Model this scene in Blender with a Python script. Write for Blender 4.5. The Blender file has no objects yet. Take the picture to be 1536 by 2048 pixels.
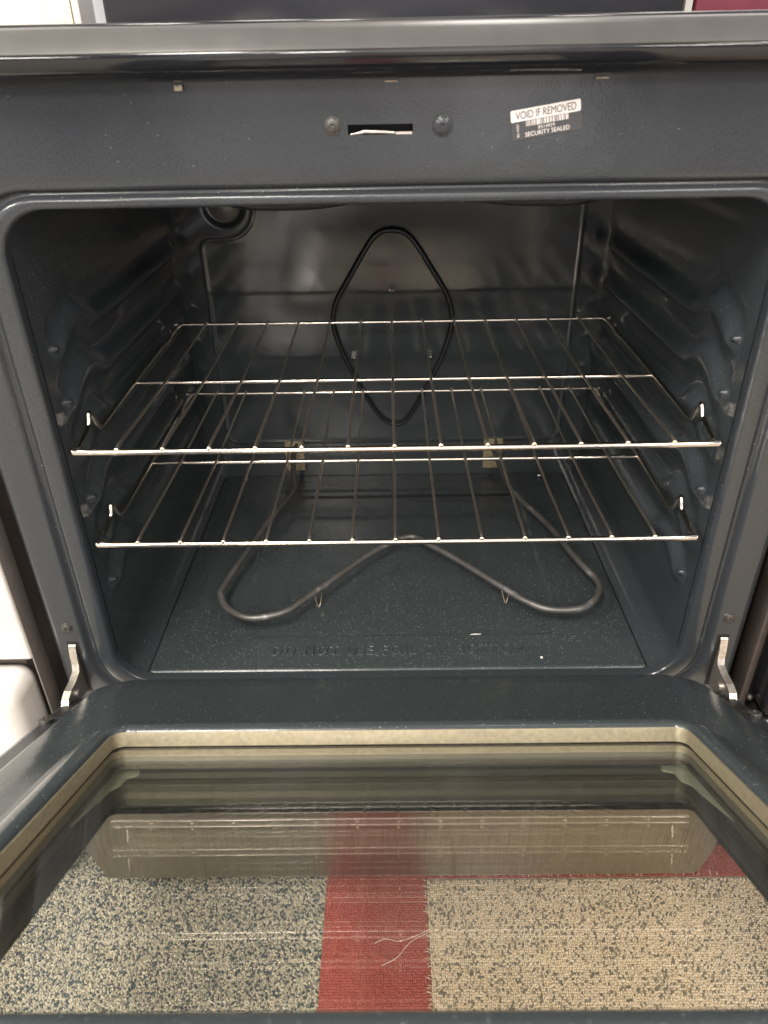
import bpy, bmesh, math, random
from mathutils import Vector, Matrix
random.seed(7)
rnd = random.random
# ------------------------------------------------------------------ camera
sc = bpy.context.scene
col = sc.collection
cam = bpy.data.cameras.new('camera'); camo = bpy.data.objects.new('camera', cam); col.objects.link(camo)
sc.camera = camo
pitch, yaw, roll = 0.5418028, 0.0124954, -0.0193833
cp, sp, cy, sy, cr, sr = math.cos(pitch), math.sin(pitch), math.cos(yaw), math.sin(yaw), math.cos(roll), math.sin(roll)
F = Vector((-sy*cp, cy*cp, -sp)); RT = Vector((cy, sy, 0)); UP = RT.cross(F)
R2 = cr*RT + sr*UP; U2 = -sr*RT + cr*UP
camo.matrix_world = Matrix(((R2.x, U2.x, -F.x, -0.003356), (R2.y, U2.y, -F.y, -0.607544), (R2.z, U2.z, -F.z, 0.481247), (0, 0, 0, 1)))
cam.sensor_fit = 'HORIZONTAL'; cam.sensor_width = 36; cam.lens = 36*1462.28/1536
cam.clip_start = .01; cam.clip_end = 60
cam.dof.use_dof = True; cam.dof.focus_distance = .80; cam.dof.aperture_fstop = 10.0
# ------------------------------------------------------------------ world: dim shop surroundings, brighter overhead
w = bpy.data.worlds.new('World'); sc.world = w; w.use_nodes = True
nt = w.node_tree; nt.nodes.clear()
def wn(t, **k):
    n = nt.nodes.new(t)
    for a, b in k.items(): setattr(n, a, b)
    return n
out = wn('ShaderNodeOutputWorld'); bg = wn('ShaderNodeBackground'); tc = wn('ShaderNodeTexCoord')
sep = wn('ShaderNodeSeparateXYZ'); rp = wn('ShaderNodeValToRGB'); mp = wn('ShaderNodeMapping'); nz = wn('ShaderNodeTexNoise')
rn = wn('ShaderNodeValToRGB'); mx = wn('ShaderNodeMix', data_type='RGBA', blend_type='MULTIPLY'); mr = wn('ShaderNodeMapRange')
L = nt.links.new
L(tc.outputs['Generated'], sep.inputs[0]); L(sep.outputs['Z'], mr.inputs['Value'])
mr.inputs['From Min'].default_value = -1; mr.inputs['From Max'].default_value = 1
L(mr.outputs[0], rp.inputs[0])
e = rp.color_ramp.elements; e[0].position = .3; e[0].color = (.16, .14, .12, 1); e[1].position = 1; e[1].color = (.62, .60, .56, 1)
for p, c_ in ((.44, (.42, .43, .45, 1)), (.52, (.68, .69, .70, 1)), (.66, (.60, .62, .66, 1)), (.78, (.56, .54, .51, 1))):
    q = e.new(p); q.color = c_
mp.inputs['Scale'].default_value = (3.2, 3.2, 1.1)
L(tc.outputs['Generated'], mp.inputs[0]); L(mp.outputs[0], nz.inputs['Vector']); nz.inputs['Scale'].default_value = 1.3; nz.inputs['Detail'].default_value = 1.5
L(nz.outputs['Fac'], rn.inputs[0])
e = rn.color_ramp.elements; e[0].position = .38; e[0].color = (.16, .17, .20, 1); e[1].position = .62; e[1].color = (2.9, 2.75, 2.6, 1)
q = e.new(.5); q.color = (.75, .68, .66, 1)
mx.inputs[0].default_value = 1
L(rp.outputs[0], mx.inputs[6]); L(rn.outputs[0], mx.inputs[7]); L(mx.outputs[2], bg.inputs[0]); bg.inputs[1].default_value = 1.65
L(bg.outputs[0], out.inputs[0])
# ------------------------------------------------------------------ shop ceiling lights, plus two added fill lamps
def area(x, y, z, sx, sy_, en, colr=(1, .93, .84), rz=0):
    l = bpy.data.lights.new('ceiling_or_fill_lamp', 'AREA'); l.shape = 'RECTANGLE'; l.size = sx; l.size_y = sy_; l.energy = en; l.color = colr
    o = bpy.data.objects.new('ceiling_or_fill_lamp', l); o.location = (x, y, z); o.rotation_euler = (0, 0, rz); col.objects.link(o)
area(-.60, -1.30, 2.1, .32, 1.25, 66)
area(-2.1, -.8, 1.9, .32, 1.25, 95)
area(1.35, -1.6, 2.1, .32, 1.25, 26)
area(-.4, -3.4, 2.1, .32, 1.25, 70)
area(-1.9, -3.6, 2.0, .32, 1.25, 110)  # added unseen lamp, low in front, to brighten the cavity side walls
area(1.7, -3.9, 2.0, .32, 1.25, 70)  # second added lamp on the right, also there to brighten the cavity
area(.3, 1.0, 2.1, .32, 1.25, 18)
sc.view_settings.view_transform = 'Standard'; sc.view_settings.look = 'None'
sc.view_settings.exposure = 0.0; sc.view_settings.gamma = 1; sc.view_settings.use_curve_mapping = False
try:
    sc.cycles.max_bounces = 14; sc.cycles.transparent_max_bounces = 16; sc.cycles.glossy_bounces = 6
except Exception: pass
# ------------------------------------------------------------------ materials
class NM:
    def __init__(s, name):
        s.m = bpy.data.materials.new(name); s.m.use_nodes = True; s.t = s.m.node_tree; s.t.nodes.clear()
        s.o = s.n('ShaderNodeOutputMaterial')
    def n(s, t, **k):
        n = s.t.nodes.new(t)
        for a, b in k.items(): setattr(n, a, b)
        return n
    def l(s, a, b): s.t.links.new(a, b)
    def bsdf(s, base=(.5, .5, .5), rough=.5, metal=0, **k):
        b = s.n('ShaderNodeBsdfPrincipled'); b.inputs['Base Color'].default_value = (*base, 1)
        b.inputs['Roughness'].default_value = rough; b.inputs['Metallic'].default_value = metal
        for a, v in k.items(): b.inputs[a.replace('_', ' ')].default_value = v
        s.l(b.outputs[0], s.o.inputs[0]); s.b = b; return b
    def co(s, scale=None):
        t = s.n('ShaderNodeTexCoord').outputs['Object']
        if scale:
            m = s.n('ShaderNodeMapping'); m.inputs['Scale'].default_value = scale; s.l(t, m.inputs[0]); t = m.outputs[0]
        return t
    def noise(s, sc_, det=2, co=None, rough=.5):
        n = s.n('ShaderNodeTexNoise'); n.inputs['Scale'].default_value = sc_; n.inputs['Detail'].default_value = det; n.inputs['Roughness'].default_value = rough
        s.l(co or s.co(), n.inputs['Vector']); return n.outputs['Fac']
    def vor(s, sc_, feat='F1', co=None):
        n = s.n('ShaderNodeTexVoronoi', feature=feat); n.inputs['Scale'].default_value = sc_; s.l(co or s.co(), n.inputs['Vector']); return n
    def ramp(s, f, stops):
        r = s.n('ShaderNodeValToRGB'); e = r.color_ramp.elements
        e[0].position, e[0].color = stops[0][0], (*stops[0][1], 1); e[1].position, e[1].color = stops[-1][0], (*stops[-1][1], 1)
        for p, c_ in stops[1:-1]:
            q = e.new(p); q.color = (*c_, 1)
        s.l(f, r.inputs[0]); return r.outputs[0]
    def bump(s, h, dist, st=1.0, prev=None):
        b = s.n('ShaderNodeBump'); b.inputs['Distance'].default_value = dist; b.inputs['Strength'].default_value = st
        s.l(h, b.inputs['Height'])
        if prev is not None: s.l(prev, b.inputs['Normal'])
        return b.outputs[0]
    def math(s, op, a, b=None):
        n = s.n('ShaderNodeMath', operation=op)
        for i, v in enumerate((a, b)):
            if v is None: continue
            if isinstance(v, (int, float)): n.inputs[i].default_value = v
            else: s.l(v, n.inputs[i])
        return n.outputs[0]
    def mix(s, f, a, b):
        n = s.n('ShaderNodeMix', data_type='RGBA')
        for i, v in ((0, f), (6, a), (7, b)):
            if isinstance(v, (int, float)): n.inputs[i].default_value = v
            elif isinstance(v, tuple): n.inputs[i].default_value = (*v, 1)
            else: s.l(v, n.inputs[i])
        return n.outputs[2]
def enamel(name, rough=.2, base=((.024, .030, .032), (.044, .053, .057)), fleck=.8, bump=.00012, wave=.0006):
    M = NM(name); M.bsdf(rough=rough); b = M.b
    g = M.noise(1500, 2)
    c = M.ramp(g, [(.35, base[0]), (.65, base[1])])
    v = M.vor(520); r1 = M.n('ShaderNodeSeparateColor'); M.l(v.outputs['Color'], r1.inputs[0])
    rad = M.math('MULTIPLY', r1.outputs[1], .20)
    spot = M.math('MULTIPLY', M.math('LESS_THAN', v.outputs['Distance'], rad), M.math('LESS_THAN', r1.outputs[0], fleck))
    c = M.mix(M.math('MULTIPLY', spot, .75), c, (.50, .58, .58))
    M.l(c, b.inputs['Base Color'])
    nb = M.bump(M.noise(700, 1), bump)
    nb = M.bump(M.noise(28, 1), wave, 1, nb)
    M.l(nb, b.inputs['Normal'])
    # wiped-on dust and smears vary the gloss
    rr = M.n('ShaderNodeMapRange'); M.l(M.noise(9, 3), rr.inputs[0]); rr.inputs[1].default_value = .3; rr.inputs[2].default_value = .7
    rr.inputs[3].default_value = rough*.8; rr.inputs[4].default_value = rough*1.35; M.l(rr.outputs[0], b.inputs['Roughness'])
    b.inputs['Specular IOR Level'].default_value = .6
    return M.m
EN = enamel('speckled_enamel', .24)
EN_SIDE = enamel('liner_enamel', .19, base=((.024, .029, .032), (.044, .052, .057)), fleck=.14, wave=.0002, bump=.00005)
EN_BACK = enamel('back_enamel', .10, fleck=.004, bump=.00003, wave=.00025)
EN_DOOR = enamel('door_enamel', .15, fleck=.3)
EN_TRIM = enamel('trim_enamel', .07, base=((.009, .010, .013), (.013, .014, .018)), fleck=.0, bump=.00002, wave=.0004)
EN_FACE = enamel('face_enamel', .19, base=((.020, .023, .027), (.037, .042, .048)), fleck=.05, bump=.00006, wave=.0005)
def simple(name, base, rough, metal=0, nscale=0, nd=.0002, var=0, **k):
    M = NM(name); M.bsdf(base, rough, metal, **k)
    if nscale:
        M.l(M.bump(M.noise(nscale, 3), nd), M.b.inputs['Normal'])
    if var:
        M.l(M.ramp(M.noise(nscale or 60, 3), [(.3, tuple(x*(1-var) for x in base)), (.7, tuple(min(1, x*(1+var)) for x in base))]), M.b.inputs['Base Color'])
    return M.m
WIRE = simple('wire_steel', (.82, .73, .63), .33, 1, 400, .00004, .15)
CHROME = simple('rack_steel', (.74, .67, .60), .17, 1, 400, .00003, .12)
WELD = simple('weld_bead', (.85, .74, .56), .25, 1, 900, .0001)
ELEM = simple('element_sheath', (.13, .125, .12), .42, .55, 300, .00015, .45)
def burnish():
    M = NM('burnished_sheath'); M.bsdf(rough=.42, metal=.6); n = M.noise(16, 4, rough=.7)
    M.l(M.ramp(n, [(.45, (.12, .115, .11)), (.60, (.17, .165, .16)), (.70, (.42, .41, .40))]), M.b.inputs['Base Color']); M.l(M.bump(M.noise(500, 2), .00015), M.b.inputs['Normal']); return M.m
ELEM = burnish()
ELEM_D = simple('dark_element_sheath', (.018, .02, .022), .38, .3, 300, .0001, .3)
TAN = simple('tan_metal', (.205, .18, .122), .42, .4, 250, .0001, .16)
ZINC = simple('hinge_steel', (.62, .58, .52), .33, .9, 240, .0001, .2)
SCREW = simple('screw_metal', (.10, .095, .09), .4, .7, 400, .0001, .3)
BLACK = simple('black_cavity', (.006, .006, .007), .6)
FRIT = simple('black_glass_border', (.008, .011, .013), .10)
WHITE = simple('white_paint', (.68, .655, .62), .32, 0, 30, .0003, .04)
WHITE_SHADE = simple('shaded_white_paint', (.20, .175, .16), .4, 0, 60, .0002, .1)  # the dryer's white with side shade put into the colour
DKSIDE = simple('dark_side_steel', (.025, .024, .026), .4, 0, 90, .0003, .2)
BRSIDE = simple('brown_black_paint', (.06, .05, .045), .3, 0, 50, .0003, .15)
GLOSSBLK = simple('gloss_black', (.014, .014, .016), .1, 0, 12, .0006)
RED_P = simple('dark_red_paint', (.15, .025, .04), .4, 0, 20, .0003, .1)
PAPER = simple('label_white', (.80, .74, .72), .5)
PAPER_G = simple('label_grey_film', (.055, .055, .06), .35)
INK = simple('label_ink', (.02, .02, .02), .5)
CER = simple('ceramic_plate', (.36, .29, .18), .5, .2, 120, .0003, .3)
LENS = simple('lamp_lens', (.16, .15, .14), .12, .0, 30, .0008, .2)
CRUMB = simple('crumb_white', (.8, .78, .72), .6)
def glass(name, tint, haze, ior=1.5):
    M = NM(name)
    tr = M.n('ShaderNodeBsdfTransparent'); tr.inputs[0].default_value = (*tint, 1)
    gl = M.n('ShaderNodeBsdfGlossy'); gl.inputs['Roughness'].default_value = .015; gl.inputs[0].default_value = (1, 1, 1, 1)
    df = M.n('ShaderNodeBsdfDiffuse'); df.inputs[0].default_value = (.55, .55, .48, 1)
    fr = M.n('ShaderNodeFresnel'); fr.inputs[0].default_value = 1.5
    geo = M.n('ShaderNodeNewGeometry'); ir = M.n('ShaderNodeMapRange'); ir.inputs[3].default_value = ior; ir.inputs[4].default_value = 1/ior
    M.l(geo.outputs['Backfacing'], ir.inputs[0]); M.l(ir.outputs[0], fr.inputs[0])
    m1 = M.n('ShaderNodeMixShader'); m2 = M.n('ShaderNodeMixShader')
    # streaky pale film
    st = M.math('MULTIPLY', M.noise(26, 4, M.co((6, .8, .8))), haze*2)
    M.l(st, m1.inputs[0]); M.l(tr.outputs[0], m1.inputs[1]); M.l(df.outputs[0], m1.inputs[2])
    M.l(fr.outputs[0], m2.inputs[0]); M.l(m1.outputs[0], m2.inputs[1]); M.l(gl.outputs[0], m2.inputs[2])
    M.l(m2.outputs[0], M.o.inputs[0]); return M.m
GL_IN = glass('inner_pane_glass', (.988, .988, .972), .010)
GL_MID = glass('middle_pane_glass', (.988, .99, .975), .0, 1.38)
GL_OUT = glass('outer_pane_glass', (.985, .985, .972), .0, 1.38)
def brushed():
    M = NM('brushed_steel'); M.bsdf((.50, .48, .43), .3, 1)
    n = M.noise(60, 4, M.co((14, 14, .25)))
    M.l(M.ramp(n, [(.3, (.40, .38, .34)), (.7, (.58, .55, .50))]), M.b.inputs['Base Color'])
    M.l(M.bump(n, .0002), M.b.inputs['Normal']); return M.m
STEEL = brushed()
# carpets
def attr_carpet(name, stops, rough=.95, fuzz=2500):
    M = NM(name); M.bsdf(rough=rough); a = M.n('ShaderNodeAttribute'); a.attribute_name = 'tone'
    c = M.ramp(a.outputs['Fac'], stops)
    f = M.noise(fuzz, 2)
    c2 = M.mix(M.math('MULTIPLY', f, .2), c, (.05, .045, .04))
    M.l(c2, M.b.inputs['Base Color']); M.l(M.bump(f, .0005), M.b.inputs['Normal']); M.b.inputs['Specular IOR Level'].default_value = .1
    return M.m
C_SPK = attr_carpet('speckled_pile', [(0, (.05, .075, .105)), (.25, (.09, .115, .14)), (.45, (.34, .32, .27)), (1, (.72, .66, .54))])
C_RED = attr_carpet('red_pile', [(0, (.33, .065, .055)), (1, (.52, .125, .105))])
C_TAN = attr_carpet('tan_pile', [(0, (.10, .10, .09)), (.3, (.22, .20, .17)), (.5, (.80, .64, .47)), (1, (.86, .74, .60))])
def flat_carpet(name, a, b, s):
    M = NM(name); M.bsdf(rough=.95); n = M.noise(s, 3, rough=.7)
    M.l(M.ramp(n, [(.42, a), (.58, b)]), M.b.inputs['Base Color']); M.l(M.bump(n, .002), M.b.inputs['Normal']); return M.m
C_BASE = flat_carpet('carpet_backing', (.10, .10, .10), (.42, .37, .28), 260)
C_BSPK = flat_carpet('speckled_backing', (.12, .13, .14), (.46, .42, .34), 320)
C_BRED = flat_carpet('red_backing', (.24, .045, .04), (.34, .07, .06), 500)
C_BTAN = flat_carpet('tan_backing', (.34, .30, .24), (.62, .52, .41), 320)
# ------------------------------------------------------------------ mesh helpers
def thing(name, label, cat, loc=(0, 0, 0), group=None):
    o = bpy.data.objects.new(name, None); col.objects.link(o); o.location = loc; o.empty_display_size = .05
    o['label'] = label; o['category'] = cat
    if group: o['group'] = group
    return o
def tag(o, label, cat, group=None):
    o['label'] = label; o['category'] = cat
    if group: o['group'] = group
    return o
def root_loc(p):
    v = Vector((0, 0, 0))
    while p is not None: v += p.location; p = p.parent
    return v
class MB:
    def __init__(s): s.v = []; s.f = []
    def add(s, vs, fs):
        k = len(s.v); s.v += [tuple(v) for v in vs]; s.f += [tuple(i+k for i in f) for f in fs]; return s
    def box(s, a, b, fn=None):
        (x0, y0, z0), (x1, y1, z1) = a, b
        vs = [(x, y, z) for x in (x0, x1) for y in (y0, y1) for z in (z0, z1)]
        if fn: vs = [fn(*v) for v in vs]
        return s.add(vs, [(0, 1, 3, 2), (4, 6, 7, 5), (0, 4, 5, 1), (2, 3, 7, 6), (0, 2, 6, 4), (1, 5, 7, 3)])
    def tube(s, pts, r, seg=10, cap=True, closed=False):
        pts = [Vector(p) for p in pts]; n = len(pts); rs = r if isinstance(r, list) else [r]*n
        prev = None; base = len(s.v); fs = []
        for i, p in enumerate(pts):
            a = pts[i-1] if (i or closed) else p; b = pts[(i+1) % n] if (i < n-1 or closed) else p
            t = (b-a).normalized()
            if prev is None: u = t.orthogonal().normalized()
            else: u = (prev - t*prev.dot(t)).normalized()
            prev = u; w_ = t.cross(u)
            for k in range(seg):
                an = 2*math.pi*k/seg; s.v.append(tuple(p+(u*math.cos(an)+w_*math.sin(an))*rs[i]))
        m = n if closed else n-1
        for i in range(m):
            for k in range(seg):
                a = base+i*seg+k; b = base+i*seg+(k+1) % seg; c_ = base+((i+1) % n)*seg+(k+1) % seg; d = base+((i+1) % n)*seg+k
                fs.append((a, b, c_, d))
        if cap and not closed:
            fs.append(tuple(base+k for k in reversed(range(seg)))); fs.append(tuple(base+(n-1)*seg+k for k in range(seg)))
        s.f += fs; return s
    def cyl(s, a, b, r, seg=20, r2=None): return s.tube([a, b], [r, r2 if r2 is not None else r], seg)
    def sphere(s, c, r, seg=10, rings=6, sc_=(1, 1, 1)):
        vs = [(c[0], c[1], c[2]+r*sc_[2])]
        for i in range(1, rings):
            t = math.pi*i/rings
            for k in range(seg):
                a = 2*math.pi*k/seg; vs.append((c[0]+r*sc_[0]*math.sin(t)*math.cos(a), c[1]+r*sc_[1]*math.sin(t)*math.sin(a), c[2]+r*sc_[2]*math.cos(t)))
        vs.append((c[0], c[1], c[2]-r*sc_[2])); fs = []
        for k in range(seg): fs.append((0, 1+k, 1+(k+1) % seg))
        for i in range(rings-2):
            for k in range(seg):
                a = 1+i*seg+k; b = 1+i*seg+(k+1) % seg; fs.append((a, a+seg, b+seg, b))
        l_ = len(vs)-1; o = 1+(rings-2)*seg
        for k in range(seg): fs.append((l_, o+(k+1) % seg, o+k))
        return s.add(vs, fs)
    def grid(s, nu, nv, fn):
        vs = [fn(i/nu, j/nv) for j in range(nv+1) for i in range(nu+1)]
        fs = [(j*(nu+1)+i, j*(nu+1)+i+1, (j+1)*(nu+1)+i+1, (j+1)*(nu+1)+i) for j in range(nv) for i in range(nu)]
        return s.add(vs, fs)
    def loft(s, loops, closed_ring=True):
        n = len(loops[0]); vs = [p for l_ in loops for p in l_]; fs = []
        for i in range(len(loops)-1):
            for k in range(n): fs.append((i*n+k, i*n+(k+1) % n, (i+1)*n+(k+1) % n, (i+1)*n+k))
        return s.add(vs, fs)
    def build(s, name, mat, parent=None, smooth=35, bevel=0, bseg=2):
        off = root_loc(parent) if parent else Vector((0, 0, 0))
        me = bpy.data.meshes.new(name); me.from_pydata([(v[0]-off.x, v[1]-off.y, v[2]-off.z) for v in s.v], [], s.f); me.validate()
        if bevel:
            bm = bmesh.new(); bm.from_mesh(me); bmesh.ops.recalc_face_normals(bm, faces=bm.faces)
            es = [e_ for e_ in bm.edges if len(e_.link_faces) == 2 and e_.calc_face_angle(0) > .6]
            bmesh.ops.bevel(bm, geom=es, offset=bevel, segments=bseg, profile=.5, affect='EDGES', clamp_overlap=True)
            bm.to_mesh(me); bm.free()
        me.materials.append(mat)
        if smooth:
            me.polygons.foreach_set('use_smooth', [True]*len(me.polygons)); me.set_sharp_from_angle(angle=math.radians(smooth))
        o = bpy.data.objects.new(name, me); col.objects.link(o)
        if parent: o.parent = parent
        return o
def rrect(hx, a0, a1, r, n=8, cx=0, bulge=0):
    """rounded rectangle loop: x in +-hx, a in a0..a1"""
    pts = []
    for (sx, sa, st) in ((1, 0, -90), (1, 1, 0), (-1, 1, 90), (-1, 0, 180)):
        ccx = cx+sx*(hx-r); cca = (a1-r) if sa else (a0+r)
        for k in range(n+1):
            an = math.radians(st+90*k/n); pts.append((ccx+r*math.cos(an), cca+r*math.sin(an)))
    return pts
def smooth(a, b, x):
    t = min(1, max(0, (x-a)/(b-a))); return t*t*(3-2*t)
def catmull(P, n=6, closed=False):
    P = [Vector(p) for p in P]; out_ = []; N = len(P); rng = N if closed else N-1
    for i in range(rng):
        if closed: p0, p1, p2, p3 = P[i-1], P[i], P[(i+1) % N], P[(i+2) % N]
        else: p0, p1, p2, p3 = P[max(i-1, 0)], P[i], P[i+1], P[min(i+2, N-1)]
        for k in range(n):
            t = k/n
            out_.append(.5*((2*p1)+(p2-p0)*t+(2*p0-5*p1+4*p2-p3)*t*t+(3*p1-p0-3*p2+p3)*t**3))
    if not closed: out_.append(P[-1])
    return out_
def text_mb(s, size, fn, depth=.0, spacing=1.0, width=None, bold=0, bev=0):
    cu = bpy.data.curves.new('lettering', 'FONT'); cu.body = s; cu.size = size; cu.space_character = spacing; cu.extrude = depth; cu.resolution_u = 3; cu.offset = bold; cu.bevel_depth = bev; cu.bevel_resolution = 1
    o = bpy.data.objects.new('lettering', cu); col.objects.link(o)
    bpy.context.view_layer.update(); dg = bpy.context.evaluated_depsgraph_get()
    me = bpy.data.meshes.new_from_object(o.evaluated_get(dg))
    vs = [tuple(v.co) for v in me.vertices]; fs = [tuple(p.vertices) for p in me.polygons]
    bpy.data.objects.remove(o); bpy.data.curves.remove(cu); bpy.data.meshes.remove(me)
    x0 = min(v[0] for v in vs); x1 = max(v[0] for v in vs); k = (width/(x1-x0)) if width else 1
    m = MB(); m.add([fn((v[0]-x0)*k, v[1], v[2]) for v in vs], fs); return m
# ------------------------------------------------------------------ ground
FZ = -.400
f = MB(); f.add([(-6, -7, FZ-.006), (6, -7, FZ-.006), (6, 5, FZ-.006), (-6, 5, FZ-.006)], [(0, 1, 2, 3)])
fo = f.build('floor', C_BASE, smooth=0); fo['kind'] = 'structure'
def carpet(name, rects, backing, pile, sx, sy_, hgt, tone, seg=6, jit=.35, curl=False):
    """a sheet of backing under real loops of yarn"""
    m = MB()
    for (x0, y0, x1, y1) in rects: m.add([(x0, y0, FZ-.002), (x1, y0, FZ-.002), (x1, y1, FZ-.002), (x0, y1, FZ-.002)], [(0, 1, 2, 3)])
    b = m.build(name, backing, smooth=0); b['kind'] = 'structure'
    V = []; Fc = []; T = []
    for (x0, y0, x1, y1) in rects:
        x0, x1 = max(x0, -.58), min(x1, .62); y0, y1 = max(y0, -.36), min(y1, .0)
        nx = int((x1-x0)/sx); ny = int((y1-y0)/sy_)
        for j in range(ny):
            for i in range(nx):
                px = x0+(i+.5+(.5 if (j % 2 and seg) else 0)*.0)*sx + (rnd()-.5)*jit*sx; py = y0+(j+.5)*sy_+(rnd()-.5)*jit*sy_
                t = tone(px, py, i, j); h = hgt*(.75+.5*rnd()); a0 = rnd()*3
                rx = sx*.56*(.85+.3*rnd()); ry = sy_*.56*(.85+.3*rnd()); k = len(V); ca = 1; sa_ = 0
                if curl: aa = rnd()*3.1416; ca, sa_ = math.cos(aa), math.sin(aa); rx *= 1.45; ry *= .62
                lx = (rnd()-.5)*sx*.4; ly = (rnd()-.5)*sy_*.4
                for (rr, zz, q) in ((1.0, 0, 0), (.92, .6, .5), (.5, .95, 1)):
                    for g in range(6):
                        an = a0+g*math.pi/3; ex, ey = rx*rr*math.cos(an), ry*rr*math.sin(an); V.append((px+lx*q+ex*ca-ey*sa_, py+ly*q+ex*sa_+ey*ca, FZ-.003+zz*h))
                V.append((px+lx, py+ly, FZ-.003+h*1.03)); T += [t]*19
                for r_ in (0, 6):
                    for g in range(6): Fc.append((k+r_+g, k+r_+(g+1) % 6, k+r_+6+(g+1) % 6, k+r_+6+g))
                for g in range(6): Fc.append((k+12+g, k+12+(g+1) % 6, k+18))
    me = bpy.data.meshes.new(name+'_pile'); me.from_pydata(V, [], Fc)
    at = me.attributes.new('tone', 'FLOAT', 'POINT'); at.data.foreach_set('value', T)
    me.polygons.foreach_set('use_smooth', [True]*len(me.polygons)); me.materials.append(pile)
    o = bpy.data.objects.new(name+'_pile', me); col.objects.link(o); o['kind'] = 'structure'; return o
from mathutils import noise as mn
def t_spk(x, y, i, j):
    n = mn.noise(Vector((x*330, y*330, 0)))+.35*mn.noise(Vector((x*120, y*120, 5)))
    if n < -.19: return .04+.2*rnd()
    return min(1, .62+.38*rnd()-(.32 if rnd() < .25 else 0))
def t_tan(x, y, i, j):
    n = mn.noise(Vector((x*330, j*7.31, 2)))+.14*mn.noise(Vector((x*22, y*28, 9)))
    if n > .17 and rnd() < .85: return .18+.28*rnd()
    return .55+.45*rnd()
carpet('speckled_carpet', [(-2.2, -2.5, -.0925, .6)], C_BSPK, C_SPK, .0024, .0024, .0032, t_spk, jit=.9, curl=True)
carpet('red_carpet', [(-.092, -2.5, .0345, .6), (.035, -.049, 1.5, .6)], C_BRED, C_RED, .0022, .0030, .0026, lambda x, y, i, j: .35+.5*rnd()+.15*math.sin(x*60), jit=.3)
carpet('tan_carpet', [(.035, -2.5, 1.5, -.0495)], C_BTAN, C_TAN, .0023, .0028, .0034, t_tan, jit=.45)
fr_ = MB()
for k in range(150):
    if k < 90: p = Vector((.035+rnd()*.003, -.35+rnd()*.30, FZ+.001)); d = Vector((-.004-.004*rnd(), (rnd()-.5)*.006, .001+.002*rnd()))
    else: p = Vector((.035+rnd()*.37, -.049, FZ+.001)); d = Vector(((rnd()-.5)*.008, .003+.004*rnd(), .001+.002*rnd()))
    fr_.tube(catmull([p, p+d*.5+Vector((0, 0, .0015)), p+d], 3), .0003, 4)
FZ_M = simple('yarn', (.62, .54, .42), .9)
fo = fr_.build('frayed_edge', FZ_M); fo['kind'] = 'stuff'
def thread(pts, lab):
    m = MB(); m.tube(catmull(pts, 8), .0003, 5); tag(m.build('loose_thread', simple('thread_fibre', (.75, .68, .60), .7)), lab, 'thread')
thread([(.036, -.118, FZ+.006), (.02, -.126, FZ+.008), (.0, -.131, FZ+.005), (-.018, -.129, FZ+.006), (-.030, -.133, FZ+.004)], 'long pale thread curling over the red carpet stripe towards the left')
thread([(.035, -.121, FZ+.006), (.012, -.134, FZ+.008), (-.004, -.150, FZ+.006), (-.022, -.158, FZ+.004)], 'pale thread slanting down across the red carpet stripe, nearest the camera')
# ------------------------------------------------------------------ the range
RX = .374
rg = thing('electric_range', 'black enamel electric range with its oven door hanging open and a steel drawer front', 'oven', (0, .28, FZ))
bd = MB()
bd.box((-RX+.001, .006, -.385), (-RX+.0035, .60, .500)); bd.box((RX-.0035, .006, -.385), (RX-.001, .60, .500))
bd.box((-RX+.004, .597, -.385), (RX-.004, .60, .500)); bd.box((-RX+.004, .01, -.387), (RX-.004, .596, -.380))
bd.build('side_panel', BRSIDE, rg, smooth=0)
# face frame round the cavity opening
lo = []
def FL(hx, z0, z1, r, y, n=12): lo.append([(p[0], y, p[1]) for p in rrect(hx, z0, z1, r, n)])
FL(.3110, -.1035, .3925, .040, .012); FL(.3113, -.1035, .3930, .040, .004); FL(.3120, -.1045, .3937, .041, .0012); FL(.3135, -.106, .3950, .042, 0)
FL(.3150, -.1075, .3962, .043, -.0004); FL(.3262, -.1165, .4000, .050, -.0004)
FL(.3285, -.1180, .4010, .051, 0.0002); FL(.3303, -.119, .4020, .052, .0032); FL(.3325, -.120, .4038, 0.053, .0050); FL(.3355, -.122, .4055, .054, .0050); FL(.3378, -.1235, .4068, .055, .0032)
FL(.3393, -.125, .4080, .056, 0.0002); FL(.3410, -.126, .4095, .057, -.0004); FL(.3440, -.128, .413, .057, -.0005)
FL(.3580, -.132, .424, .030, -.0005); FL(.3655, -.138, .426, .003, -.0005); FL(.3690, -.1385, .426, .003, .0003); FL(.3728, -.139, .426, .002, .0030); FL(.3738, -.139, .426, .002, .007)
m = MB(); m.loft(lo); m.build('face_frame', EN_FACE, rg, smooth=50)
# plain panel above the opening with the latch slot cut through it
m = MB(); xs = [-.3655, -.0322, .0158, .3655]; zs = [.4260, .4416, .4484, .480]
for i in range(3):
    for j in range(3):
        if i == 1 and j == 1: continue
        m.add([(xs[i], -.0005, zs[j]), (xs[i+1], -.0005, zs[j]), (xs[i+1], -.0005, zs[j+1]), (xs[i], -.0005, zs[j+1])], [(0, 1, 2, 3)])
m.add([(xs[1], -.0005, zs[1]), (xs[2], -.0005, zs[1]), (xs[2], .006, zs[1]), (xs[1], .006, zs[1]), (xs[1], -.0005, zs[2]), (xs[2], -.0005, zs[2]), (xs[2], .006, zs[2]), (xs[1], .006, zs[2])], [(0, 1, 2, 3), (4, 7, 6, 5), (0, 3, 7, 4), (1, 5, 6, 2)])
for sx in (-1, 1): m.add([(sx*.3655, -.0005, .4260), (sx*.3655, -.0005, .48), (sx*.3735, .006, .48), (sx*.3735, .006, .4260)], [(0, 1, 2, 3)])
m.build('front_panel', EN_FACE, rg, smooth=30)
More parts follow.
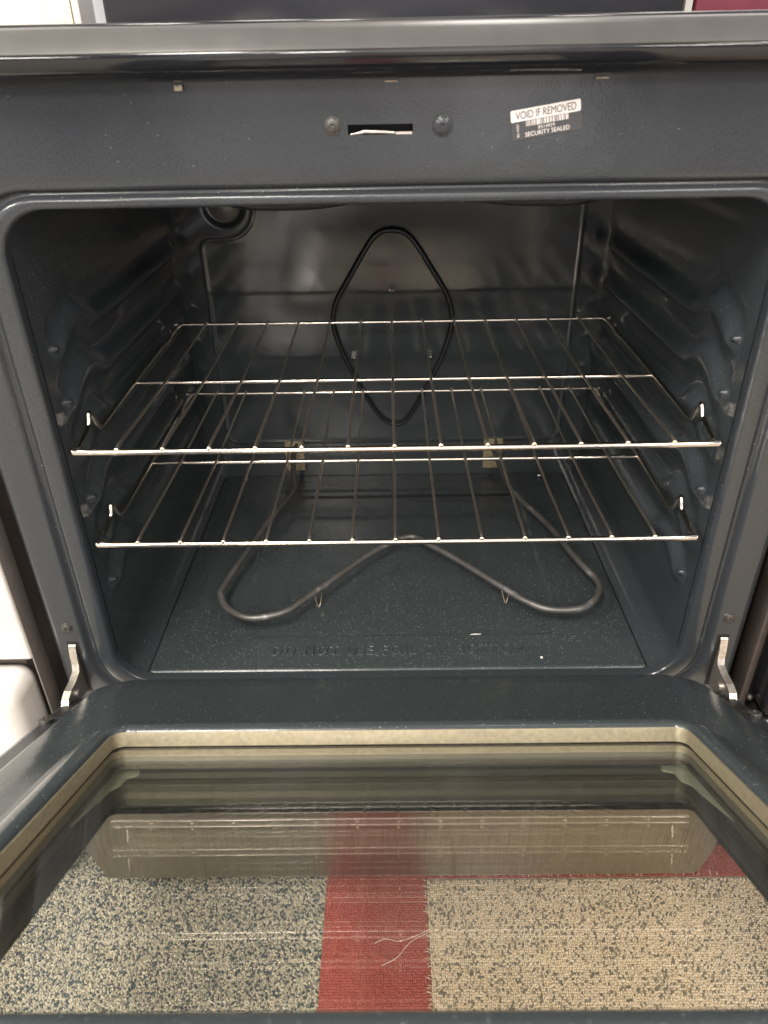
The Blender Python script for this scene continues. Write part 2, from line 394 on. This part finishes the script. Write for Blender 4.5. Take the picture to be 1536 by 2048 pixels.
m = MB(); m.box((-.05, .014, .43), (.035, .016, .46)); m.build('latch_recess', BLACK, rg, smooth=0)
m = MB(); m.tube([(-.0305, .002, .4418), (-.020, .0005, .4436), (-.004, .000, .4432), (.002, .001, .4425)], [.0008, .0016, .0015, .0012], 8); m.box((.0030, .000, .4412), (.0152, .004, .4432))
m.build('latch', simple('latch_steel', (.75, .66, .6), .25, 1), rg, smooth=60)
def screw(x, z, r, y=-.0005, mat=SCREW, name='screw', parent=None, boss=True):
    m = MB(); pr = [(r*1.25, 0), (r*1.2, -.0006), (r, -.0007), (r*.96, -.0020), (r*.75, -.0027), (r*.28, -.0028), (r*.22, -.0014), (0.0001, -.0012)]
    m.loft([[(x+a*math.cos(t*math.pi/12), y+b, z+a*math.sin(t*math.pi/12)) for t in range(24)] for a, b in pr]); m.build(name, mat, parent or rg, smooth=40)
screw(-.0433, .4480, .0052); o_ = screw(.0376, .4468, .0062, mat=EN_FACE)
screw(-.3536, -.0240, .0052); screw(.3528, -.0206, .0054)
# liner tube with pressed rack guides in the side walls
LEV = [.283-.0515*k for k in range(6)]
def disp(y, z):
    d = 0
    en = smooth(.028, .05, y)*(1-smooth(.455, .478, y))
    for k, zl in enumerate(LEV):
        if abs(z-zl) > .05: continue
        bumpz = .016*math.exp(-((y-.096)/.026)**2)
        zc = zl-.0115+bumpz-.006*smooth(.07, .035, y)
        wz = .0066+.0045*math.exp(-((y-.085)/.035)**2)
        d += .0105*en*(1-.35*math.exp(-((y-.075)/.03)**2))*math.exp(-.5*((z-zc)/wz)**2)
        d += .0050*math.exp(-(((y-.036)/.0030)**2+((z-(zl-.012))/.0024)**2)/2)
        d += -.0025*en*math.exp(-.5*((z-zc-.020)/.008)**2)
    d += .0011*math.exp(-((y-.010)/.0016)**2)
    return d
def liner(u, v):
    y = .0105+(v*2*.1195 if v < .5 else .1195+(v-.5)*2*(.482-.1195))
    lp = LP[int(round(u*(len(LP)-1)))]
    x, z, nx, nz_ = lp
    d = disp(y, z)*abs(nx)**4 if abs(nx) > .5 else 0
    taper = 1
    return (x+nx*d, y, z+nz_*d)
LP = []
H, Z0, Z1, RR = .3112, -.1086, .3925, .034
def pushl(x, z, nx, nz_): LP.append((x, z, nx, nz_))
nb = 24
for k in range(nb+1): pushl(-(H-RR)+2*(H-RR)*k/nb, Z0, 0, 1)
for k in range(1, 13): a = math.radians(-90+90*k/12); pushl(H-RR+RR*math.cos(a), Z0+RR+RR*math.sin(a), -math.cos(a), -math.sin(a))
for k in range(1, 360): pushl(H, Z0+RR+(Z1-Z0-2*RR)*k/359, -1, 0)
for k in range(1, 13): a = math.radians(90*k/12); pushl(H-RR+RR*math.cos(a), Z1-RR+RR*math.sin(a), -math.cos(a), -math.sin(a))
for k in range(1, nb+1): pushl((H-RR)-2*(H-RR)*k/nb, Z1, 0, -1)
for k in range(1, 13): a = math.radians(90+90*k/12); pushl(-(H-RR)+RR*math.cos(a), Z1-RR+RR*math.sin(a), -math.cos(a), -math.sin(a))
for k in range(1, 360): pushl(-H, Z1-RR-(Z1-Z0-2*RR)*k/359, 1, 0)
for k in range(1, 13): a = math.radians(180+90*k/12); pushl(-(H-RR)+RR*math.cos(a), Z0+RR+RR*math.sin(a), -math.cos(a), -math.sin(a))
m = MB(); m.grid(len(LP)-1, 230, liner); lin = m.build('cavity_liner', EN_SIDE, rg, smooth=70)
# back wall with its pressed outline
def segd(px, pz, a, b):
    ax_, az = a; bx_, bz = b; dx, dz = bx_-ax_, bz-az; t = max(0, min(1, ((px-ax_)*dx+(pz-az)*dz)/(dx*dx+dz*dz+1e-12)))
    return math.hypot(px-ax_-t*dx, pz-az-t*dz)
outl = [(.2725, .40), (.2725, -.028)]+[(.2585+.014*math.cos(math.radians(-a)), -.028+.014*math.sin(math.radians(-a))) for a in (30, 60, 90)]+[(-.2585, -.042)]
outl += [(-.2585-.014*math.sin(math.radians(a)), -.028-.014*math.cos(math.radians(a))) for a in (30, 60, 90)]+[(-.2725, .268)]
outl += [(-.2690, .2745), (-.262, .278), (-.235, .279)]+[(-.235+.042*math.sin(math.radians(a)), .321-.042*math.cos(math.radians(a))) for a in range(15, 121, 15)]+[(-.20, .40)]
def backf(u, v):
    x = -.312+.624*u; z = -.113+.507*v
    d = 1
    if abs(abs(x)-.2725) < .02 or z < -.02 or (x < -.15 and z > .25):
        for a, b in zip(outl, outl[1:]): d = min(d, segd(x, z, a, b))
    yy = .4920-.0015*math.exp(-(d/.0020)**2)
    q = math.hypot(x+.235, z-.325); yy += .005*(1-smooth(.024, .032, q))
    return (x, yy, z)
m = MB(); m.grid(300, 240, backf); m.build('back_wall', EN_BACK, rg, smooth=70)
m = MB(); m.sphere((-.235, .502, .325), .025, 24, 12, (1, .55, 1)); m.build('oven_light_lens', LENS, rg)
# floor plate with pressed field
def plate(u, v):
    x = -.285+.570*u; y = .019+.471*v
    hx, y0, y1, r = .197, .078, .44, .022
    qx = abs(x-.004)-(hx-r); qy = abs(y-(y0+y1)/2)-((y1-y0)/2-r)
    d = math.hypot(max(qx, 0), max(qy, 0))+min(max(qx, qy), 0)-r
    z = -.1065-.0016*smooth(.0025, -.0035, d)+.0002*math.sin(x*23)*math.sin(y*17)
    z -= .0022*(1-smooth(0, .0022, v*.471))
    return (x, y, z)
m = MB(); m.grid(260, 210, plate); m.add([(-.285, .019, -.1088), (.285, .019, -.1088), (.285, .0192, -.1125), (-.285, .0192, -.1125)], [(0, 1, 2, 3)])
bp = m.build('bottom_plate', EN, rg, smooth=60)
for sx in (-1, 1):
    m = MB(); m.box((sx*.2852, .0195, -.1100), (sx*.2872, .4900, -.1066)); m.build('gap_shade_strip', BLACK, bp, smooth=0)  # black strip painted in for the shade of the gap beside the plate
m = text_mb('DO NOT USE FOIL ON BOTTOM', .0130, lambda x, y, z: (-.1475+x, .0435+y*1.75, -.1059+z), .0006, 1.28, .299, 0, .00045)
m.build('embossed_lettering', EN, bp, smooth=0)
for sx in (-.2486, .245):
    m = MB(); m.sphere((sx, .478, -.104), .0045, 12, 6, (1, .8, .7)); m.build('screw', simple('bright_screw', (.5, .48, .45), .3, 1), rg)
# upper (rear-wall) loop element
P = [(.0013, .292), (-.0162, .2883), (-.0306, .2744), (-.0592, .2294), (-.0813, .1925), (-.0867, .1592), (-.0752, .1167), (-.0489, .0599), (-.0202, .0114), (.0036, -.0029), (.0236, .0055), (.051, .0542), (.0769, .1104), (.0892, .1564), (.0844, .1935), (.0617, .2331), (.0356, .2727), (.0201, .2877)]
m = MB(); m.tube(catmull([(x*1.015, 0.4855, .4812-(.4812-z)*1.015) for x, z in P], 5, True), [.0027+.0011*smooth(.02, .20, (a_+b_*0)) for a_, b_ in [(q.z, 0) for q in catmull([(x, 0, z) for x, z in P], 5, True)]], 12, closed=True); re_ = m.build('rear_element', ELEM_D, rg, smooth=60)
for x, z in ((.0005, .207), (-.0585, .1058), (.0585, .1056)):
    m = MB(); m.box((x-.0035, .478, z-.0012), (x+.0035, .4905, z+.0012)); m.sphere((x+.001, .477, z), .0028, 10, 6); m.build('element_clip', simple('clip_steel', (.45, .43, .4), .3, 1), re_)
# lower bake element
B = [(-.1583, .398), (-.1802, .33), (-.2053, .2269), (-.221, .156), (-.2217, .1328), (-.2062, .1043), (-.1756, .0873), (-.1391, .0972), (-.1173, .1195), (-.0849, .1598), (-.0499, .2032), (-.0121, .2437), (.0234, .2647), (.0466, .2449), (.0826, .2074), (.1317, .149), (.1619, .1143), (.1896, .097), (.2279, .0992), (.2528, .1237), (.2601, .1529), (.2445, .204), (.2231, .2893), (.1882, .384)]
pts = [(-.163, .492, -.052), (-.163, .462, -.054), (-.160, .428, -.074)]+[(x, y, -.085) for x, y in B]+[(.176, .428, -.074), (.167, .462, -.056), (.165, .492, -.054)]
m = MB(); m.tube(catmull(pts, 6), .0042, 14); be = m.build('bake_element', ELEM, rg, smooth=60)
for x in (-.1640, .1660):
    m = MB(); m.box((x-.0155, .4880, -.094), (x+.0155, .4905, -.040)); bk = m.build('mounting_bracket', CER, be, bevel=.001)
    m = MB(); m.sphere((x+.004, .4865, -.046), .0032, 10, 6); m.build('screw', SCREW, bk)
m = MB(); m.box((-.150, .383, -.0905), (.182, .3905, -.0885)); m.build('cross_bar', ELEM_D, be)
for x, y in ((-.099, .1405), (.1415, .1445)):
    m = MB(); m.tube(catmull([(x-.006, y+.004, -.088), (x-.0035, y-.001, -.098), (x-.0008, y-.005, -.1060), (x+.0012, y-.005, -.1060), (x+.0035, y-.001, -.097), (x+.005, y-.002, -.086)], 5), .0007, 6); m.build('support_clip', simple('clip_bronze', (.5, .4, .3), .3, 1), be)
# broil element just peeking under the top lip
m = MB(); m.tube(catmull([(-.16, .48, .3825), (-.17, .25, .3825), (-.15, .11, .3825), (-.085, .078, .3825), (-.03, .12, .3825), (.02, .25, .3825), (.07, .12, .3825), (.13, .078, .3825), (.19, .11, .3825), (.20, .25, .3825), (.19, .48, .3825)], 8), .0042, 10)
m.build('broil_element', ELEM_D, rg, smooth=60)
# clips under the nose
for x, z, wx, hz in ((-.1520, .4738, .0030, .0020), (.0000, .4757, .0048, .0008), (.1500, .4752, .0048, .0008)):
    m = MB(); m.box((x-wx, -.0050, z-hz), (x+wx, -.0008, z+hz)); m.build('trim_clip', simple('clip_brass', (.42, .37, .30), .4, .8, 600, .0006, .4), rg, bevel=.0006)
# nose of the cooktop
pf = [(.004, .4795), (-.006, .4782), (-.010, .4775), (-.016, .4782), (-.024, .4808), (-.0295, .4850), (-.0322, .4900), (-.0325, .4935), (-.0305, .4965), (-.0260, .5020), (-.0215, .5070), (-.0190, .5088), (-.0160, .5098), (-.010, .5103), (.0, .5105), (.02, .5105), (.60, .5105), (.60, .500), (.004, .500)]
pf_strip = None
pf2 = [(v.x, v.y) for v in catmull([(a, b, 0) for a, b in pf[:14]], 4)]+pf[14:]
m = MB(); n_ = 40; loops = [[(-RX-.002+(2*RX+.004)*i/n_, a, b) for a, b in pf2] for i in range(n_+1)]
m.loft(loops); m.f += [tuple(range(len(pf2)))[::-1], tuple(n_*len(pf2)+k for k in range(len(pf2)))]; ct_ = m.build('cooktop_trim', EN_TRIM, rg, smooth=45)
m = MB(); q = [(-.0327, .4950), (-.0316, .4966), (-.0272, .5016), (-.0226, .5066), (-.0200, .5089), (-.0168, .5102), (-.0110, .5110), (.004, .5112)]
m.loft([[(-RX-.003+(2*RX+.006)*i/8, a, b) for a, b in q]+[(-RX-.003+(2*RX+.006)*i/8, a+.0005, b-.0008) for a, b in q[::-1]] for i in range(9)]); m.build('trim_strip', simple('grey_trim', (.072, .071, .070), .3, .2, 40, .0002, .08), rg, smooth=50)
m = MB(); m.box((-RX+.01, .03, .5108), (RX-.01, .52, .5150)); m.build('cooktop_glass', GLOSSBLK, rg, bevel=.001)
m = MB(); m.box((-.372, .545, .5110), (.383, .60, .70)); m.build('backguard', simple('backguard_black', (.02, .021, .026), .22, 0, 8, .002), rg, bevel=.006)
# ---- security sticker
sa = math.radians(8.4); SO = Vector((.0895, -.0009, .4356))
def ST(x, z, y=0): return (SO.x+x*math.cos(sa)-z*math.sin(sa), SO.y-y, SO.z+x*math.sin(sa)+z*math.cos(sa))
def plaque(x0, z0, x1, z1, y, r, th=.00015):
    p = rrect((x1-x0)/2, z0, z1, r, 4, (x0+x1)/2); n = len(p); m = MB()
    m.loft([[ST(a, b, y-th) for a, b in p], [ST(a, b, y) for a, b in p]]); m.f.append(tuple(range(n, 2*n))[::-1]); return m
st = plaque(0, 0, .0507, .0195, .0002, .0012).build('security_sticker', PAPER_G, rg, smooth=0)
plaque(0.0, .0120, .0507, .0197, .0004, .0010).build('sticker_header', PAPER, st, smooth=0)
text_mb('VOID IF REMOVED', .0072, lambda x, y, z: ST(.0035+x, .0134+y, .00055+z), 0, .95, .0440, .0).build('header_lettering', INK, st, smooth=0)
text_mb('SECURITY SEALED', .0042, lambda x, y, z: ST(.0098+x, .0013+y, .0004+z), 0, 1, .0325, .0).build('caption_lettering', PAPER, st, smooth=0)
text_mb('8514929', .0030, lambda x, y, z: ST(.0195+x, .0052+y, .0004+z), 0, 1.1, .0120, .0).build('number_lettering', PAPER, st, smooth=0)
text_mb('8514929', .0026, lambda x, y, z: ST(.0055-y, .0018+x, .0004+z), 0, 1.1, .0085, .0).build('side_lettering', PAPER, st, smooth=0)
m = MB(); x = .0108; k = 0
while x < .0415:
    wd = .00035*random.choice((1, 1, 2, 3)); m.add([ST(x, .0081, .0004), ST(x+wd, .0081, .0004), ST(x+wd, .0117, .0004), ST(x, .0117, .0004)], [(0, 1, 2, 3)]); x += wd+.00035*random.choice((1, 1, 2, 2))
m.build('barcode', PAPER, st, smooth=0)
# ---- drawer front
pr = [(-.3782, -.262), (-.3782, -.308), (-.3640, -.366), (-.3600, -.3705), (-.3540, -.3715), (.3570, -.3700), (.3640, -.3680), (.3690, -.3600), (.3782, -.318), (.3782, -.262)]
pr = [(-.3782, -.1600)]+pr+[(.3782, -.1600)]
m = MB(); n_ = len(pr); m.loft([[(a, -.020, b) for a, b in pr], [(a, -.063, b) for a, b in pr], [(a*.998, -.065, b+.0005) for a, b in pr]]); m.f.append(tuple(range(2*n_, 3*n_)))
m.build('drawer_front', STEEL, rg, smooth=30)
m = MB(); m.box((-.36, -.018, -.372), (.36, -.001, -.150)); m.build('drawer_box', DKSIDE, rg, smooth=0)
for x in (-.32, .32):
    for y in (.08, .52):
        m = MB(); m.cyl((x, y, FZ-.001), (x, y, -.386), .018); m.build('leveling_foot', BLACK, rg)
# ------------------------------------------------------------------ the open door
TH = math.radians(25.2); ct, st_ = math.cos(TH), math.sin(TH)
def D(x, s, n): return (x, -s*ct+n*st_, -.081+s*st_+n*ct)
def dl(hx, s0, s1, r, n, k=10): return [D(a, b, n) for a, b in rrect(hx, s0, s1, r, k)]
WX, W0, W1 = .2338, .2130, .5070
lo = [dl(.3120, .028, .640, .036, -.034), dl(.3150, .0245, .642, .040, -.014), dl(.3158, .0235, .643, .041, -.0095), dl(.3150, .0245, .642, .041, -.0070), dl(.3125, .0270, .640, .040, -.0060),
      dl(.2900, .060, .600, .040, -.0058), dl(.2760, .150, .560, .040, -.0060), dl(.2715, .172, .549, .040, -.0052), dl(.2670, .179, .543, .040, -.0020), dl(.2600, .186, .535, .038, .0055),
      dl(.2545, .1915, .529, .036, .0105), dl(.2500, .196, .5245, .033, .0138), dl(.2455, .2005, .5195, .028, .0155), dl(.2410, .205, .5145, .022, .0160), dl(.2370, .2095, .511, .017, .0152),
      dl(.2347, .2121, .5085, .014, .0132), dl(.2340, .2130, .5078, .013, .0112)]
m = MB(); m.loft(lo); door = m.build('oven_door', EN_DOOR, rg, smooth=60)
# tan retainer frame round the panes
m = MB(); m.loft([dl(WX+.0003, W0-.0002, W1+.0002, .010, .0122), dl(WX-.0010, W0+.0010, W1+.0004, .009, .0124), dl(WX-.0014, W0+.0014, W1+.0004, .009, .0110), dl(WX-.0014, W0+.0014, W1+.0004, .009, .0006)])
m.build('retainer_frame', TAN, door, smooth=40)
m = MB(); m.loft([dl(WX+.001, W0-.001, W1+.001, .010, -.0036), dl(WX+.001, W0-.001, W1+.001, .010, -.0090)])
m.build('spacer_frame', TAN, door, smooth=40)
m = MB(); m.loft([dl(WX+.0012, W0-.0012, W1+.001, .010, -.0091), dl(WX+.0008, W0-.0008, W1+.001, .010, -.0156)]); m.build('spacer_blackout', simple('spacer_black', (.012, .015, .014), .5), door, smooth=40)  # spacer's lower part, blackened to keep its reflection out of the panes
m = MB(); m.loft([dl(WX+.002, W0-.002, W1+.002, .010, -.0200), dl(WX+.003, W0-.003, W1+.003, .010, -.0280), dl(WX+.010, W0-.010, W1+.010, .010, -.0362)])
m.build('lower_spacer', simple('lower_spacer_metal', (.010, .013, .012), .5), door, smooth=40)
# ragged insulation-retaining foil tabs at the far corners
for sx in (-1, 1):
    m = MB(); pp = [(sx*.2335, .213), (sx*.214, .213), (sx*.212, .221), (sx*.2195, .226), (sx*.2205, .240), (sx*.2255, .247), (sx*.2270, .262), (sx*.2310, .285), (sx*.2335, .30)]
    m.add([D(a, b, -.0205) for a, b in pp]+[D(a, b, -.0212) for a, b in pp], [tuple(range(9)), tuple(range(9, 18))[::-1]]+[(i, (i+1) % 9, 9+(i+1) % 9, 9+i) for i in range(9)])
    m.build('foil_tab', simple('foil_tab_metal', (.42, .46, .36), .3, .6), door, smooth=0)
def slab(hx, s0, s1, n0, n1): m = MB(); m.box((-hx, s0, n0), (hx, s1, n1), D); return m
slab(WX+.004, W0-.004, W1+.004, -.0032, .0).build('inner_pane', GL_IN, door, smooth=0)
slab(WX+.004, W0-.004, W1+.004, -.0192, -.0160).build('middle_pane', GL_MID, door, smooth=0)
slab(.3590, .030, .648, -.0412, -.0372).build('outer_pane', GL_OUT, door, smooth=0)
m = MB(); m.loft([dl(.2275, .2440, .520, .006, -.0366), dl(.3580, .031, .647, .004, -.0366)]); m.build('glass_border', FRIT, door, smooth=0)
m = MB(); m.loft([dl(.2275, .2440, .520, .006, -.0416), dl(.3580, .031, .647, .004, -.0416)]); m.build('glass_border', FRIT, door, smooth=0)
# outer skin: rolled side flanges
m = MB()
for sx in (-1, 1):
    a = [(sx*.3120, -.0345), (sx*.3170, -.0335), (sx*.3195, -.0310), (sx*.3240, -.0300), (sx*.3560, -.0300), (sx*.3600, -.0312), (sx*.3618, -.0340), (sx*.3620, -.0420), (sx*.3592, -.0428)]
    m.loft([[D(x, s, n) for s in (.016, .65)] for x, n in a]) if False else None
    for i in range(len(a)-1):
        m.add([D(a[i][0], .016, a[i][1]), D(a[i+1][0], .016, a[i+1][1]), D(a[i+1][0], .652, a[i+1][1]), D(a[i][0], .652, a[i][1])], [(0, 1, 2, 3) if sx > 0 else (3, 2, 1, 0)])
m.add([D(-.362, .016, -.0305), D(.362, .016, -.0305), D(.362, .016, -.0425), D(-.362, .016, -.0425)], [(0, 1, 2, 3)])
m.add([D(-.362, .652, -.010), D(.362, .652, -.010), D(.362, .652, -.0425), D(-.362, .652, -.0425)], [(0, 1, 2, 3)])
m.add([D(-.33, .016, -.0300), D(.33, .016, -.0300), D(.33, .06, -.0298), D(-.33, .06, -.0298)], [(0, 1, 2, 3)])
m.add([D(-.362, .630, -.012), D(.362, .630, -.012), D(.362, .652, -.010), D(-.362, .652, -.010)], [(0, 1, 2, 3)])
m.build('door_skin', simple('door_skin_black', (.035, .037, .042), .22, 0, 30, .0003, .1), door, smooth=50)
for sx in (-1, 1):
    m = MB(); m.box((sx*.3425, .028, -.0299), (sx*.3555, .070, -.0293), D); m.build('hinge_slot', BLACK, door, smooth=0)
    m = MB()
    c0 = Vector(D(sx*.3592 if sx < 0 else .3600, .0845, -.0298)); nn = Vector((0, st_, ct))*1; s2 = Vector((0, -ct, st_)); X = Vector((1, 0, 0)); r = .0068
    m.loft([[tuple(c0-X*sx*.006+(X*math.cos(t*math.pi/12)+s2*math.sin(t*math.pi/12))*a*r+nn*b) for t in range(24)] for a, b in ((1, 0), (1, .0010), (.86, .0012), (.86, .0020), (1, .0022), (.98, .0032), (.70, .0042), (.3, .0044), (.25, .003), (.01, .003))])
    m.build('screw', SCREW, door, smooth=40)
m = MB(); m.tube([D(x, .607, -.085) for x in (-.30, -.1, .1, .30)], .010, 16)
for x in (-.27, .27): m.cyl(D(x, .607, -.042), D(x, .607, -.080), .008)
m.build('handle', STEEL, door)
# hinge arms
def hinge(sx):
    x0 = sx*.3515
    prof = [(.004, -.0445), (-.0012, -.0500), (-.0040, -.0620), (-.0052, -.0730), (-.0085, -.0800), (-.0200, -.0830), (-.0350, -.0835), (-.0440, -.0865), (-.0490, -.0930), (-.0500, -.1010), (-.0480, -.1080),
            (-.0400, -.1060), (-.0300, -.1060), (-.0180, -.1090), (-.0060, -.1120), (.004, -.1120)]
    n_ = len(prof); m = MB()
    vs = [(x0+sx*.0018, a, b) for a, b in prof]+[(x0-sx*.0012, a, b) for a, b in prof]
    m.add(vs, [tuple(range(n_)), tuple(range(n_, 2*n_))[::-1]]+[(i, (i+1) % n_, n_+(i+1) % n_, n_+i) for i in range(n_)])
    # rolled top flange following the upper edge
    up = prof[:11]
    for i in range(len(up)-1):
        (a, b), (c_, d) = up[i], up[i+1]; L_ = math.hypot(c_-a, d-b); na, nbb = (d-b)/L_*.0014, -(c_-a)/L_*.0014
        m.add([(x0-sx*.0018, a, b), (x0+sx*.0060, a, b), (x0+sx*.0060, c_, d), (x0-sx*.0018, c_, d), (x0-sx*.0018, a+na, b+nbb), (x0+sx*.0060, a+na, b+nbb), (x0+sx*.0060, c_+na, d+nbb), (x0-sx*.0018, c_+na, d+nbb)],
              [(0, 1, 2, 3), (7, 6, 5, 4), (0, 4, 5, 1), (3, 2, 6, 7), (0, 3, 7, 4), (1, 5, 6, 2)])
    h = m.build('hinge_arm', ZINC, rg, smooth=25)
    m = MB(); cx_, a, b = x0-sx*.0014, -.0250, -.0960
    m.loft([[(cx_-sx*q, a+r*math.cos(t*math.pi/10), b+r*math.sin(t*math.pi/10)) for t in range(20)] for r, q in ((.0050, 0), (.0050, .0016), (.0040, .0026), (.0001, .0028))]); m.build('rivet', ZINC, h, smooth=40)
    m = MB(); m.box((x0-sx*.0055, -.0008, -.116), (x0+sx*.0070, -.0004, -.0435)); m.build('hinge_slot', BLACK, rg, smooth=0)
hinge(-1); hinge(1)
# ------------------------------------------------------------------ racks
def rack(loc, lab):
    t = thing('oven_rack', lab, 'oven rack', loc, 'chrome wire racks in the oven')
    ox, oy, oz = loc
    def W(x, y, z): return (ox+x, oy+y, oz+z)
    m = MB(); m.tube(catmull([W(-.2985, .0030, .0), W(-.2960, -.0005, -.0002), W(-.285, -.002, -.0005), W(-.1, -.0022, -.0008), W(.1, -.0022, -.0008), W(.285, -.002, -.0005), W(.2960, -.0005, -.0002), W(.2985, .0030, .0)], 4), .0031, 12)
    m.build('front_rail', CHROME, t, smooth=60)
    m = MB(); m.tube([W(-.2965, .1830, -.0035), W(-.294, .1830, -.0030), W(-.1, .1830, -.0032), W(.1, .1830, -.0032), W(.294, .1830, -.0030), W(.2965, .1830, -.0035)], .0025, 10); m.build('middle_rail', CHROME, t, smooth=60)
    m = MB(); m.tube(catmull([W(-.2965, .3925, .0005), W(-.2940, .3985, .0005), W(-.28, .4, 0), W(0, .4, -.0005), W(.28, .4, 0), W(.2940, .3985, .0005), W(.2965, .3925, .0005)], 4), .0024, 10); m.build('back_rail', CHROME, t, smooth=60)
    for sx in (-1, 1):
        p = [(.2985, .002, 0), (.2988, .010, .002), (.2985, .030, .0065), (.2980, .0375, .0095), (.2978, .0410, .0165), (.2976, .0440, .0195), (.2974, .0480, .0170), (.2972, .053, .006), (.2970, .060, -.0025), (.297, .070, -.0035), (.297, .12, -.0025), (.297, .18, -.001), (.297, .29, 0), (.2972, .308, .0002), (.2945, .325, .0005), (.2962, .345, .0008), (.2970, .36, .0008), (.2968, .3925, .0006)]
        m = MB(); m.tube(catmull([W(sx*a, b, c_) for a, b, c_ in p], 4), .0027, 10); m.build('side_rail', CHROME, t, smooth=60)
    for k in range(13):
        x = -.2592+.0432*k; bw = (rnd()-.5)*.0012
        m = MB(); m.tube([W(x, -.0030, .0005), W(x, .0, .0030), W(x, .010, .0036), W(x+bw, .10, .0012), W(x+bw*.6, .183, .0008), W(x, .30, .0020), W(x, .399, .0034)], .0015, 8)
        wi = m.build('rack_wire', WIRE, t, smooth=60)
        m = MB(); m.sphere(W(x, -.0028, .0024), .0027, 10, 6, (1, .9, .9)); m.build('weld', WELD, wi)
    return t
rack((0, .0085, .1813), 'upper chrome wire oven rack resting on the higher guides')
rack((0, .0085, .0776), 'lower chrome wire oven rack, between the other rack and the oven floor')
# crumbs
m = MB(); m.sphere((.1689, .0352, -.1060), .0016, 10, 6, (1, 1, .7)); tag(m.build('crumb', CRUMB), 'round white crumb lying on the oven floor right of the embossed words', 'crumb')
m = MB(); m.tube([(.090, .0775, -.1068), (.096, .0782, -.1065), (.103, .0780, -.1066)], [.0003, .0005, .0003], 6); tag(m.build('crumb', CRUMB), 'thin pale flake lying on the oven floor just above the embossed words', 'crumb')
# ------------------------------------------------------------------ neighbours
wd = thing('white_dryer', 'white laundry appliance standing to the left of the open oven', 'dryer', (-.75, .25, FZ))
m = MB(); m.box((-1.08, -.004, -.0670), (-.4005, .020, .62)); m.build('front_panel', WHITE, wd, bevel=.004, bseg=3)
m = MB(); m.box((-.3990-.0012, -.0035, -.37), (-.3985, .0215, .62)); m.build('edge_strip', WHITE_SHADE, wd, bevel=.0003)
m = MB(); m.box((-1.08, .0225, -.385), (-.425, .60, .52)); m.build('cabinet', WHITE_SHADE, wd, bevel=.003)
m = MB(); m.box((-1.08, -.050, -.385), (-.4100, .020, -.0830)); m.build('lower_panel', WHITE, wd, bevel=.020, bseg=6)
m = MB(); m.box((-1.05, .0225, -.083), (-.4085, .03, -.066)); m.build('seam', BLACK, wd, smooth=0)
m = MB(); m.box((-1.08, -.0046, .0), (-.4325, -.0036, .001)); m.build('panel_crease', WHITE_SHADE, wd, smooth=0)
m = MB(); m.box((-1.08, .54, .52), (-.4180, .60, .78)); m.box((-.4110, .54, .52), (-.4000, .60, .78)); m.build('backguard', WHITE, wd, bevel=.003)
m = MB(); m.box((-.4180, .538, .52), (-.4112, .60, .78)); m.build('backguard_trim', simple('cream_trim', (.75, .72, .5), .4), wd, smooth=0)
for x in (-.46, -1.0):
    for y in (.03, .55):
        m = MB(); m.cyl((x, y, FZ-.001), (x, y, -.386), .02); m.build('leveling_foot', WHITE, wd)
bs = thing('black_stove', 'glossy black appliance standing to the right of the open oven', 'stove', (.78, .25, FZ))
m = MB(); m.box((.402, .012, -.385), (1.15, .60, .505)); m.build('cabinet', DKSIDE, bs, bevel=.003)
m = MB(); m.box((.3915, .0005, -.37), (.4000, .030, .50)); m.build('edge_strip', BRSIDE, bs, bevel=.0015)
m = MB(); m.box((.4045, -.030, -.140), (1.14, .009, .46)); m.build('door_panel', GLOSSBLK, bs, bevel=.008, bseg=4)
m = MB(); m.box((.4045, -.028, -.375), (1.14, .009, -.146)); m.build('drawer_panel', GLOSSBLK, bs, bevel=.008, bseg=4)
m = MB(); m.sphere((.401, -.002, -.135), .004, 12, 8); m.build('bolt', SCREW, bs)
m = MB(); m.box((.4000, .545, .505), (1.15, .60, .72)); m.build('backguard', RED_P, bs, bevel=.003)
m = MB(); m.box((.3870, .548, .40), (.3960, .60, .72)); tag(m.build('filler_strip', simple('filler_grey', (.4, .38, .36), .4)), 'thin grey strip in the gap between the dark backguards, top right', 'trim strip')
print('objects', len(bpy.data.objects))
